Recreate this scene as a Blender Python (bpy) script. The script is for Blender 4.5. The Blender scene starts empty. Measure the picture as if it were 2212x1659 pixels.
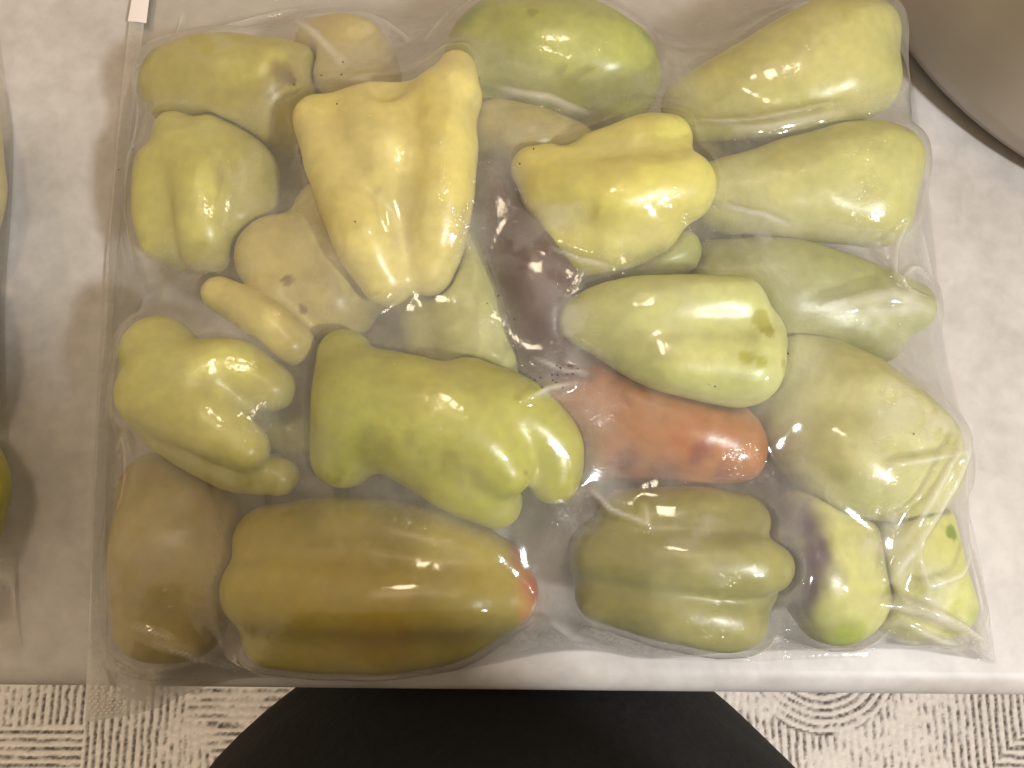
import bpy, math, random
import numpy as np
from mathutils import Vector
from mathutils.bvhtree import BVHTree

random.seed(7)
np.random.seed(7)
S = bpy.context.scene
COL = S.collection

# ------------------------------------------------------------------ camera
FPX, CX, CY = 1598.0, 1106.0, 829.5          # focal length and centre in 2212x1659 photo pixels
TILT = math.radians(10.0)
CAMZ = 0.305
cam_d = bpy.data.cameras.new('camera')
cam = bpy.data.objects.new('camera', cam_d)
COL.objects.link(cam)
cam.location = (0, 0, CAMZ)
cam.rotation_euler = (TILT, 0, 0)
cam_d.sensor_width = 36.0
cam_d.lens = 36.0 * FPX / 2212.0
cam_d.clip_start = 0.01
cam_d.clip_end = 50
S.camera = cam

# ------------------------------------------------------------------ world, lamps, exposure
W = bpy.data.worlds.new('World')
S.world = W
W.use_nodes = True
bg = W.node_tree.nodes['Background']
bg.inputs[0].default_value = (1.0, 0.78, 0.54, 1)
bg.inputs[1].default_value = 0.80

def area(name, loc, target, size, power, colour):
    l = bpy.data.lights.new(name, 'AREA')
    l.shape = 'DISK'
    l.size = size
    l.energy = power
    l.color = colour
    o = bpy.data.objects.new(name, l)
    COL.objects.link(o)
    o.location = loc
    d = Vector(target) - Vector(loc)
    o.rotation_euler = d.to_track_quat('-Z', 'Y').to_euler()
    return o

area('side_lamp', (0.60, -0.376, 0.85), (0.05, 0.06, 0.0), 0.09, 13.0, (0.96, 0.98, 1.0))
area('ceiling_lamp', (0.05, 0.35, 1.40), (0, 0.05, 0.0), 0.20, 4.0, (1.0, 0.80, 0.58))
S.view_settings.view_transform = 'Standard'
S.view_settings.look = 'None'
S.view_settings.exposure = 0.06
S.view_settings.gamma = 1.0
S.view_settings.use_curve_mapping = False
S.cycles.max_bounces = 7
S.cycles.transparent_max_bounces = 24
S.cycles.transmission_bounces = 10
S.cycles.use_denoising = True
S.cycles.sample_clamp_indirect = 6.0

# ------------------------------------------------------------------ helpers
def at(px, py, z=0.0):
    """photo pixel -> point on the horizontal plane at height z"""
    cx = (px - CX) / FPX
    cy = -(py - CY) / FPX
    dy = cy * math.cos(TILT) + math.sin(TILT)
    dz = cy * math.sin(TILT) - math.cos(TILT)
    t = (z - CAMZ) / dz
    return np.array([cx * t, dy * t, z]), t

def tag(o, label=None, cat=None, group=None, kind=None):
    if label: o['label'] = label
    if cat: o['category'] = cat
    if group: o['group'] = group
    if kind: o['kind'] = kind
    return o

def mesh_obj(name, verts, faces, mat, parent=None, smooth=True):
    me = bpy.data.meshes.new(name)
    me.from_pydata([tuple(map(float, v)) for v in verts], [], [tuple(map(int, f)) for f in faces])
    if smooth:
        me.polygons.foreach_set('use_smooth', [True] * len(me.polygons))
    if mat: me.materials.append(mat)
    me.update()
    o = bpy.data.objects.new(name, me)
    COL.objects.link(o)
    if parent:
        o.parent = parent
        o.matrix_parent_inverse = parent.matrix_basis.inverted()
    return o

def empty(name, loc):
    o = bpy.data.objects.new(name, None)
    o.empty_display_size = 0.02
    COL.objects.link(o)
    o.location = loc
    return o

def fattr(me, name, vals):
    a = me.attributes.new(name, 'FLOAT', 'POINT')
    a.data.foreach_set('value', np.asarray(vals, dtype=np.float32))

def cattr(me, name, rgb):
    a = me.color_attributes.new(name, 'FLOAT_COLOR', 'POINT')
    buf = np.ones((len(rgb), 4), np.float32)
    buf[:, :3] = rgb
    a.data.foreach_set('color', buf.ravel())

_waves = [(np.random.normal(size=3), np.random.uniform(0, 6.28)) for _ in range(48)]
def noise3(P, scale, seed=0, octaves=3):
    """cheap smooth pseudo-noise in about -1..1 (sum of warped sine waves)"""
    out = 0; amp = 1.0; tot = 0
    for o in range(octaves):
        s = 0
        for k in range(5):
            d, ph = _waves[(seed * 7 + o * 5 + k) % 48]
            s = s + np.sin((P @ d) * scale * (2 ** o) + ph + 1.7 * np.sin((P @ _waves[(seed + k * 3 + o) % 48][0]) * scale * 0.7 * (2 ** o) + ph * 2))
        out = out + amp * s / 3.0; tot += amp; amp *= 0.5
    return np.clip(out / tot, -1, 1)

def sstep(a, b, x):
    t = np.clip((x - a) / (b - a), 0, 1)
    return t * t * (3 - 2 * t)

# ---- signed distance modelling
def catmull(pts, n=5):
    pts = np.asarray(pts, float)
    if len(pts) < 3: 
        return pts
    P = np.vstack([2 * pts[0] - pts[1], pts, 2 * pts[-1] - pts[-2]])
    out = []
    for i in range(1, len(P) - 2):
        for k in range(n):
            t = k / n
            out.append(0.5 * ((2 * P[i]) + (-P[i-1] + P[i+1]) * t + (2*P[i-1] - 5*P[i] + 4*P[i+1] - P[i+2]) * t*t + (-P[i-1] + 3*P[i] - 3*P[i+1] + P[i+2]) * t**3))
    out.append(P[-2])
    return np.array(out)

def chain_sdf(P, chain):
    """chain: n x 4 (x,y,z,r)"""
    best = None
    if len(chain) == 1:
        return np.linalg.norm(P - chain[0, :3], axis=-1) - chain[0, 3]
    for a, b in zip(chain[:-1], chain[1:]):
        ba = b[:3] - a[:3]
        pa = P - a[:3]
        h = np.clip((pa @ ba) / max(ba @ ba, 1e-12), 0, 1)
        d = np.sqrt(((pa - h[..., None] * ba) ** 2).sum(-1)) - (a[3] + (b[3] - a[3]) * h)
        best = d if best is None else np.minimum(best, d)
    return best

def smin(a, b, k):
    h = np.clip(0.5 + 0.5 * (b - a) / k, 0, 1)
    return b + (a - b) * h - k * h * (1 - h)

def smax(a, b, k):
    return -smin(-a, -b, k)

def surface_nets(D, origin, h):
    nx, ny, nz = D.shape
    s = D < 0
    C = (nx - 1, ny - 1, nz - 1)
    acc = np.zeros(C + (3,)); cnt = np.zeros(C)
    cor = [(i, j, k) for i in (0, 1) for j in (0, 1) for k in (0, 1)]
    sl = lambda A, o: A[o[0]:o[0] + C[0], o[1]:o[1] + C[1], o[2]:o[2] + C[2]]
    for a in cor:
        for ax in range(3):
            if a[ax]: continue
            b = list(a); b[ax] = 1
            va, vb = sl(D, a), sl(D, b)
            m = (va < 0) != (vb < 0)
            t = va[m] / (va[m] - vb[m])
            p = np.tile(np.array(a, float), (t.size, 1)); p[:, ax] += t
            acc[m] += p; cnt[m] += 1
    act = cnt > 0
    idx = -np.ones(C, int); idx[act] = np.arange(act.sum())
    cell = np.argwhere(act)
    V = (acc[act] / cnt[act][:, None] + cell) * h + origin
    F = []
    for ax in range(3):
        u, v = (ax + 1) % 3, (ax + 2) % 3
        lo = [slice(None)] * 3; hi = [slice(None)] * 3
        lo[ax] = slice(0, -1); hi[ax] = slice(1, None)
        cr = s[tuple(lo)] != s[tuple(hi)]
        w = np.argwhere(cr)
        ok = (w[:, u] > 0) & (w[:, v] > 0) & (w[:, u] < D.shape[u] - 1) & (w[:, v] < D.shape[v] - 1)
        w = w[ok]
        ins = s[tuple(lo)][tuple(w.T)]
        def g(du, dv):
            q = w.copy(); q[:, u] += du; q[:, v] += dv
            return idx[tuple(q.T)]
        Q = np.stack([g(-1, -1), g(0, -1), g(0, 0), g(-1, 0)], 1)
        Q[~ins] = Q[~ins][:, ::-1]
        F.append(Q)
    return V, np.vstack(F)

def grid_for(lo, hi, h):
    n = np.ceil((hi - lo) / h).astype(int) + 1
    ax = [lo[i] + h * np.arange(n[i]) for i in range(3)]
    G = np.stack(np.meshgrid(*ax, indexing='ij'), -1)
    return G

# ------------------------------------------------------------------ materials
def new_mat(name):
    m = bpy.data.materials.new(name)
    m.use_nodes = True
    nt = m.node_tree
    return m, nt, nt.nodes['Principled BSDF'], nt.nodes['Material Output']

def N(nt, kind, **kw):
    n = nt.nodes.new(kind)
    for k, v in kw.items():
        setattr(n, k, v)
    return n

def ramp(nt, stops):
    r = N(nt, 'ShaderNodeValToRGB')
    e = r.color_ramp.elements
    while len(e) < len(stops): e.new(0.5)
    for i, (p, c) in enumerate(stops):
        e[i].position = p
        e[i].color = c if len(c) == 4 else (*c, 1)
    return r

def mat_pepper():
    m, nt, b, out = new_mat('pepper_skin')
    L = nt.links.new
    ca = N(nt, 'ShaderNodeAttribute', attribute_name='skin')
    tc = N(nt, 'ShaderNodeTexCoord')
    n1 = N(nt, 'ShaderNodeTexNoise'); n1.inputs['Scale'].default_value = 260; n1.inputs['Detail'].default_value = 5
    L(tc.outputs['Object'], n1.inputs['Vector'])
    r1 = ramp(nt, [(0.3, (0.90, 0.90, 0.88)), (0.7, (1.06, 1.06, 1.04))])
    L(n1.outputs['Fac'], r1.inputs['Fac'])
    mx = N(nt, 'ShaderNodeMix', data_type='RGBA', blend_type='MULTIPLY')
    mx.inputs[0].default_value = 1.0
    L(ca.outputs['Color'], mx.inputs[6]); L(r1.outputs['Color'], mx.inputs[7])
    L(mx.outputs[2], b.inputs['Base Color'])
    b.inputs['Roughness'].default_value = 0.34
    b.inputs['Subsurface Weight'].default_value = 0.0
    b.inputs['Subsurface Radius'].default_value = (0.9, 0.8, 0.3)
    b.inputs['Subsurface Scale'].default_value = 0.006
    bp = N(nt, 'ShaderNodeBump'); bp.inputs['Strength'].default_value = 0.12; bp.inputs['Distance'].default_value = 0.001
    L(n1.outputs['Fac'], bp.inputs['Height']); L(bp.outputs['Normal'], b.inputs['Normal'])
    return m

def mat_film(name, fog_near, fog_far, bump=0.25, top=True):
    m, nt, b, out = new_mat(name)
    nt.nodes.remove(b)
    L = nt.links.new
    tc = N(nt, 'ShaderNodeTexCoord')
    gap = N(nt, 'ShaderNodeAttribute', attribute_name='gap')
    rr = ramp(nt, [(0.0, (fog_near,) * 3), (1.0, (fog_far,) * 3)])
    mr = N(nt, 'ShaderNodeMapRange'); mr.inputs['From Min'].default_value = 0.0008; mr.inputs['From Max'].default_value = 0.010
    L(gap.outputs['Fac'], mr.inputs['Value']); L(mr.outputs['Result'], rr.inputs['Fac'])
    # uneven condensation
    nz = N(nt, 'ShaderNodeTexNoise'); nz.inputs['Scale'].default_value = 34; nz.inputs['Detail'].default_value = 7; nz.inputs['Roughness'].default_value = 0.6
    L(tc.outputs['Object'], nz.inputs['Vector'])
    rz = ramp(nt, [(0.34, (0.55,) * 3), (0.66, (1.45,) * 3)])
    L(nz.outputs['Fac'], rz.inputs['Fac'])
    mu = N(nt, 'ShaderNodeMath', operation='MULTIPLY', use_clamp=True)
    L(rr.outputs['Color'], mu.inputs[0]); L(rz.outputs['Color'], mu.inputs[1])
    ex = N(nt, 'ShaderNodeAttribute', attribute_name='cloud')  # extra whiteness: condensation, doubled folds and painted glare
    ad = N(nt, 'ShaderNodeMath', operation='ADD', use_clamp=True)
    L(mu.outputs[0], ad.inputs[0]); L(ex.outputs['Fac'], ad.inputs[1])
    # relief: fine droplets in patches plus soft ripples
    n2 = N(nt, 'ShaderNodeTexNoise'); n2.inputs['Scale'].default_value = 900; n2.inputs['Detail'].default_value = 2
    n3 = N(nt, 'ShaderNodeTexNoise'); n3.inputs['Scale'].default_value = 110; n3.inputs['Detail'].default_value = 3; n3.inputs['Distortion'].default_value = 1.2
    n4 = N(nt, 'ShaderNodeTexNoise'); n4.inputs['Scale'].default_value = 26; n4.inputs['Detail'].default_value = 4
    for n in (n2, n3, n4): L(tc.outputs['Object'], n.inputs['Vector'])
    r4 = ramp(nt, [(0.50, (0, 0, 0)), (0.66, (1, 1, 1))]); L(n4.outputs['Fac'], r4.inputs['Fac'])
    r2 = ramp(nt, [(0.52, (0, 0, 0)), (0.70, (1, 1, 1))]); L(n2.outputs['Fac'], r2.inputs['Fac'])
    dm = N(nt, 'ShaderNodeMath', operation='MULTIPLY'); L(r4.outputs['Color'], dm.inputs[0]); L(r2.outputs['Color'], dm.inputs[1])
    b1 = N(nt, 'ShaderNodeBump'); b1.inputs['Strength'].default_value = bump; b1.inputs['Distance'].default_value = 0.0022
    L(n3.outputs['Fac'], b1.inputs['Height'])
    b2 = N(nt, 'ShaderNodeBump'); b2.inputs['Strength'].default_value = 0.5; b2.inputs['Distance'].default_value = 0.0006
    L(dm.outputs[0], b2.inputs['Height']); L(b1.outputs['Normal'], b2.inputs['Normal'])
    tr = N(nt, 'ShaderNodeBsdfTransparent'); tr.inputs['Color'].default_value = (0.985, 0.98, 0.965, 1)
    tl = N(nt, 'ShaderNodeBsdfTranslucent'); tl.inputs['Color'].default_value = (0.97, 0.95, 0.90, 1)
    df = N(nt, 'ShaderNodeBsdfDiffuse'); df.inputs['Color'].default_value = (0.90, 0.89, 0.87, 1)
    mk = N(nt, 'ShaderNodeMixShader'); mk.inputs[0].default_value = 0.30
    L(tl.outputs[0], mk.inputs[1]); L(df.outputs[0], mk.inputs[2])
    m1 = N(nt, 'ShaderNodeMixShader')
    L(ad.outputs[0], m1.inputs[0]); L(tr.outputs[0], m1.inputs[1]); L(mk.outputs[0], m1.inputs[2])
    gl = N(nt, 'ShaderNodeBsdfGlossy'); gl.inputs['Roughness'].default_value = 0.09
    L(b2.outputs['Normal'], gl.inputs['Normal'])
    fr = N(nt, 'ShaderNodeFresnel'); fr.inputs['IOR'].default_value = 1.42
    mn = N(nt, 'ShaderNodeMath', operation='MINIMUM'); mn.inputs[1].default_value = 0.45
    L(fr.outputs[0], mn.inputs[0])
    m2 = N(nt, 'ShaderNodeMixShader')
    L(mn.outputs[0], m2.inputs[0]); L(m1.outputs[0], m2.inputs[1]); L(gl.outputs[0], m2.inputs[2])
    L(m2.outputs[0], out.inputs['Surface'])
    return m

def mat_counter():
    m, nt, b, out = new_mat('stone_counter')
    L = nt.links.new
    tc = N(nt, 'ShaderNodeTexCoord')
    n1 = N(nt, 'ShaderNodeTexNoise'); n1.inputs['Scale'].default_value = 19; n1.inputs['Detail'].default_value = 10; n1.inputs['Roughness'].default_value = 0.68; n1.inputs['Distortion'].default_value = 0.2
    n2 = N(nt, 'ShaderNodeTexNoise'); n2.inputs['Scale'].default_value = 120; n2.inputs['Detail'].default_value = 6; n2.inputs['Distortion'].default_value = 0.3
    n3 = N(nt, 'ShaderNodeTexNoise'); n3.inputs['Scale'].default_value = 7; n3.inputs['Detail'].default_value = 8; n3.inputs['Distortion'].default_value = 2.2
    for n in (n1, n2, n3): L(tc.outputs['Object'], n.inputs['Vector'])
    r1 = ramp(nt, [(0.28, (0.33, 0.305, 0.28)), (0.5, (0.40, 0.375, 0.35)), (0.72, (0.46, 0.44, 0.42))])
    L(n1.outputs['Fac'], r1.inputs['Fac'])
    r2 = ramp(nt, [(0.3, (0.90, 0.90, 0.90)), (0.7, (1.06, 1.06, 1.06))]); L(n2.outputs['Fac'], r2.inputs['Fac'])
    mx = N(nt, 'ShaderNodeMix', data_type='RGBA', blend_type='MULTIPLY'); mx.inputs[0].default_value = 1
    L(r1.outputs['Color'], mx.inputs[6]); L(r2.outputs['Color'], mx.inputs[7])
    # thin pale and dark veins
    rv = ramp(nt, [(0.485, (1, 1, 1)), (0.5, (0.86, 0.85, 0.84)), (0.515, (1, 1, 1))]); L(n3.outputs['Fac'], rv.inputs['Fac'])
    mv = N(nt, 'ShaderNodeMix', data_type='RGBA', blend_type='MULTIPLY'); mv.inputs[0].default_value = 0.12
    L(mx.outputs[2], mv.inputs[6]); L(rv.outputs['Color'], mv.inputs[7])
    L(mv.outputs[2], b.inputs['Base Color'])
    b.inputs['Roughness'].default_value = 0.48
    bp = N(nt, 'ShaderNodeBump'); bp.inputs['Strength'].default_value = 0.05; bp.inputs['Distance'].default_value = 0.001
    L(n2.outputs['Fac'], bp.inputs['Height']); L(bp.outputs['Normal'], b.inputs['Normal'])
    return m

def mat_plain(name, col, rough, metal=0.0, nscale=None, namp=0.1, bump=0.0):
    m, nt, b, out = new_mat(name)
    L = nt.links.new
    b.inputs['Roughness'].default_value = rough
    b.inputs['Metallic'].default_value = metal
    if nscale:
        tc = N(nt, 'ShaderNodeTexCoord')
        n1 = N(nt, 'ShaderNodeTexNoise'); n1.inputs['Scale'].default_value = nscale; n1.inputs['Detail'].default_value = 6
        L(tc.outputs['Object'], n1.inputs['Vector'])
        r = ramp(nt, [(0.3, tuple(c * (1 - namp) for c in col)), (0.7, tuple(c * (1 + namp) for c in col))])
        L(n1.outputs['Fac'], r.inputs['Fac']); L(r.outputs['Color'], b.inputs['Base Color'])
        if bump:
            bp = N(nt, 'ShaderNodeBump'); bp.inputs['Strength'].default_value = bump; bp.inputs['Distance'].default_value = 0.002
            L(n1.outputs['Fac'], bp.inputs['Height']); L(bp.outputs['Normal'], b.inputs['Normal'])
    else:
        b.inputs['Base Color'].default_value = (*col, 1)
    return m

M_PEP = mat_pepper()
M_COUNTER = mat_counter()
M_FILM = mat_film('bag_film', 0.085, 0.27, 0.06)
M_FILM_UNDER = mat_film('bag_film_underside', 0.10, 0.10, 0.1)
M_STEEL = mat_plain('grey_enamel', (0.42, 0.365, 0.315), 0.30, 0.0, 18, 0.10)
M_CLOTH = mat_plain('black_knit', (0.0035, 0.0033, 0.0035), 0.9, 0.0, 160, 0.35, 0.4)
M_SKINP = mat_plain('skin', (0.52, 0.33, 0.24), 0.5, 0.0, 40, 0.06)
M_HAIR = mat_plain('dark_hair', (0.03, 0.022, 0.018), 0.5)
M_CAB = mat_plain('cabinet_paint', (0.62, 0.60, 0.57), 0.5, 0.0, 20, 0.04)
M_FLOOR = mat_plain('floor_boards', (0.30, 0.23, 0.17), 0.5, 0.0, 9, 0.2)

# ------------------------------------------------------------------ the setting
FLOOR_Z = -0.90
def box_mesh(name, lo, hi, mat, parent=None):
    x0, y0, z0 = lo; x1, y1, z1 = hi
    v = [(x0,y0,z0),(x1,y0,z0),(x1,y1,z0),(x0,y1,z0),(x0,y0,z1),(x1,y0,z1),(x1,y1,z1),(x0,y1,z1)]
    f = [(0,3,2,1),(4,5,6,7),(0,1,5,4),(1,2,6,5),(2,3,7,6),(3,0,4,7)]
    return mesh_obj(name, v, f, mat, parent, smooth=False)

tag(box_mesh('floor', (-3, -3, FLOOR_Z - 0.05), (3, 3, FLOOR_Z), M_FLOOR), kind='structure')

# counter slab with a rounded front edge, turned a touch to follow the photographed edge line
eL, _ = at(0, 1490, 0.0); eR, _ = at(2212, 1512, 0.0)
EDGE_SLOPE = (eR[1] - eL[1]) / (eR[0] - eL[0])
EDGE_Y = eL[1] - EDGE_SLOPE * eL[0]
def counter():
    R = 0.010; T = 0.032
    prof = [(0.62, 0.0)]
    for k in range(9):
        a = math.pi / 2 * k / 8
        prof.append((R - R * math.sin(a), -R + R * math.cos(a)))
    prof += [(0.0, -T + 0.004), (0.004, -T), (0.62, -T)]
    V, F = [], []
    xs = np.linspace(-1.2, 1.2, 25)
    for x in xs:
        for (d, z) in prof:
            V.append((x, EDGE_Y + EDGE_SLOPE * x + d, z))
    n = len(prof)
    for i in range(len(xs) - 1):
        for k in range(n):
            a, b2 = i * n + k, i * n + (k + 1) % n
            F.append((a, b2, b2 + n, a + n))
    F.append(tuple(range(n - 1, -1, -1))); F.append(tuple((len(xs) - 1) * n + k for k in range(n)))
    o = mesh_obj('countertop', V, F, M_COUNTER, None, smooth=True)
    o.data.polygons.foreach_set('use_smooth', [len(p.vertices) == 4 and abs(p.normal.z) < 0.999 for p in o.data.polygons])
    for e in o.data.edges: pass
    return tag(o, kind='structure')
counter()
cab = empty('base_cabinet', (0, 0.25, FLOOR_Z))
tag(cab, 'pale painted base cabinet under the stone countertop', 'cabinet')
box_mesh('carcass', (-1.15, EDGE_Y + 0.045, FLOOR_Z + 0.10), (1.15, 0.52, -0.0325), M_CAB, cab)
box_mesh('plinth', (-1.15, EDGE_Y + 0.10, FLOOR_Z), (1.15, 0.52, FLOOR_Z + 0.0995), M_CAB, cab)
for k in range(4):
    x0 = -1.15 + k * 0.575
    d = box_mesh('door', (x0 + 0.003, EDGE_Y + 0.026, FLOOR_Z + 0.11), (x0 + 0.572, EDGE_Y + 0.0445, -0.045), M_CAB, cab)

# patterned rug: dark broken strokes woven on off-white
def rug():
    st = 0.0026
    xs = np.arange(-1.02, 1.02, st); ys = np.arange(-0.62, -0.06, st)
    X, Y = np.meshgrid(xs, ys, indexing='ij')
    P = np.stack([X, Y, np.zeros_like(X)], -1)
    wx = 0.0016 * noise3(P, 55, 3, 2); wy = 0.0016 * noise3(P, 55, 9, 2)
    x = X + wx; y = Y + wy
    per = 0.0118
    dark = np.zeros_like(X)
    # blocks of strokes; motif by cell
    cell = 0.155
    ci = np.floor((x + 0.03) / cell).astype(int); cj = np.floor((y + 0.005) / cell).astype(int)
    u = (x + 0.03) / cell - ci - 0.5; v = (y + 0.005) / cell - cj - 0.5
    h = (ci * 7 + cj * 13 + ci * cj * 3) % 5
    dv = y; dh = x
    ring = np.hypot(x - 0.475, y + 0.205)
    fan = np.abs(x - 0.475) < 0.16
    coord = np.where(h == 0, dh, np.where(h == 1, dv, np.where(h == 2, np.maximum(np.abs(u), np.abs(v)) * cell, np.where(h == 3, (np.abs(u) + np.abs(v)) * cell, dh))))
    coord = np.where((x > 0.62), np.where(x - 0.62 > (y + 0.40) * 1.0 + 0.08, dv, dh), coord)
    coord = np.where(fan, dh, coord)
    coord = np.where(ring < 0.125, ring, coord)
    ph = (coord / per) % 1.0
    line = sstep(0.27, 0.17, np.abs(ph - 0.5))
    # wear: strokes broken into dashes
    breakup = noise3(P, 210, 5, 2)
    wear = noise3(P, 16, 11, 3) + 0.22 * (1 if True else 0)
    wear = wear - 0.55 * sstep(-0.35, -0.75, X)
    strength = np.clip(sstep(-0.55, 0.05, wear + 0.45 * breakup), 0, 1)
    dark = line * strength * (0.55 + 0.45 * sstep(-0.5, 0.4, noise3(P, 420, 2, 2)))
    base = np.array([0.80, 0.78, 0.77]); ink = np.array([0.11, 0.10, 0.10])
    tone = 1 + 0.10 * noise3(P, 300, 8, 2)[..., None]
    rgb = base * tone * (1 - dark[..., None]) + ink * dark[..., None]
    nx, ny = X.shape
    Z = np.full_like(X, FLOOR_Z + 0.008) + 0.0012 * (1 - line) + 0.0008 * noise3(P, 500, 4, 1)
    V = np.stack([X, Y, Z], -1).reshape(-1, 3)
    I = np.arange(nx * ny).reshape(nx, ny)
    F = np.stack([I[:-1, :-1], I[1:, :-1], I[1:, 1:], I[:-1, 1:]], -1).reshape(-1, 4)
    # skirt down to the floor
    ring_i = np.concatenate([I[:, 0], I[-1, 1:], I[-2::-1, -1], I[0, -2:0:-1]])
    nb = len(V); low = V[ring_i].copy(); low[:, 2] = FLOOR_Z + 0.0005
    V = np.vstack([V, low])
    k = len(ring_i)
    sk = [(ring_i[i], nb + i, nb + (i + 1) % k, ring_i[(i + 1) % k]) for i in range(k)]
    m, nt, b, out = new_mat('woven_rug')
    ca = N(nt, 'ShaderNodeAttribute', attribute_name='weave'); nt.links.new(ca.outputs['Color'], b.inputs['Base Color'])
    b.inputs['Roughness'].default_value = 0.95
    o = mesh_obj('rug', V, list(map(tuple, F)) + sk, m)
    cattr(o.data, 'weave', np.vstack([rgb.reshape(-1, 3), rgb.reshape(-1, 3)[ring_i]]))
    tag(o, 'off-white woven rug with broken dark strokes and arcs on the floor', 'rug')
rug()

# ------------------------------------------------------------------ peppers
YEL = (0.60, 0.52, 0.15); PALE = (0.52, 0.50, 0.22); LIME = (0.36, 0.37, 0.07); GRN = (0.30, 0.33, 0.08)
OLV = (0.25, 0.24, 0.075); GOLD = (0.37, 0.28, 0.032); ORG = (0.42, 0.16, 0.065); PUR = (0.075, 0.045, 0.055)
WHT = (0.62, 0.54, 0.24)
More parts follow.
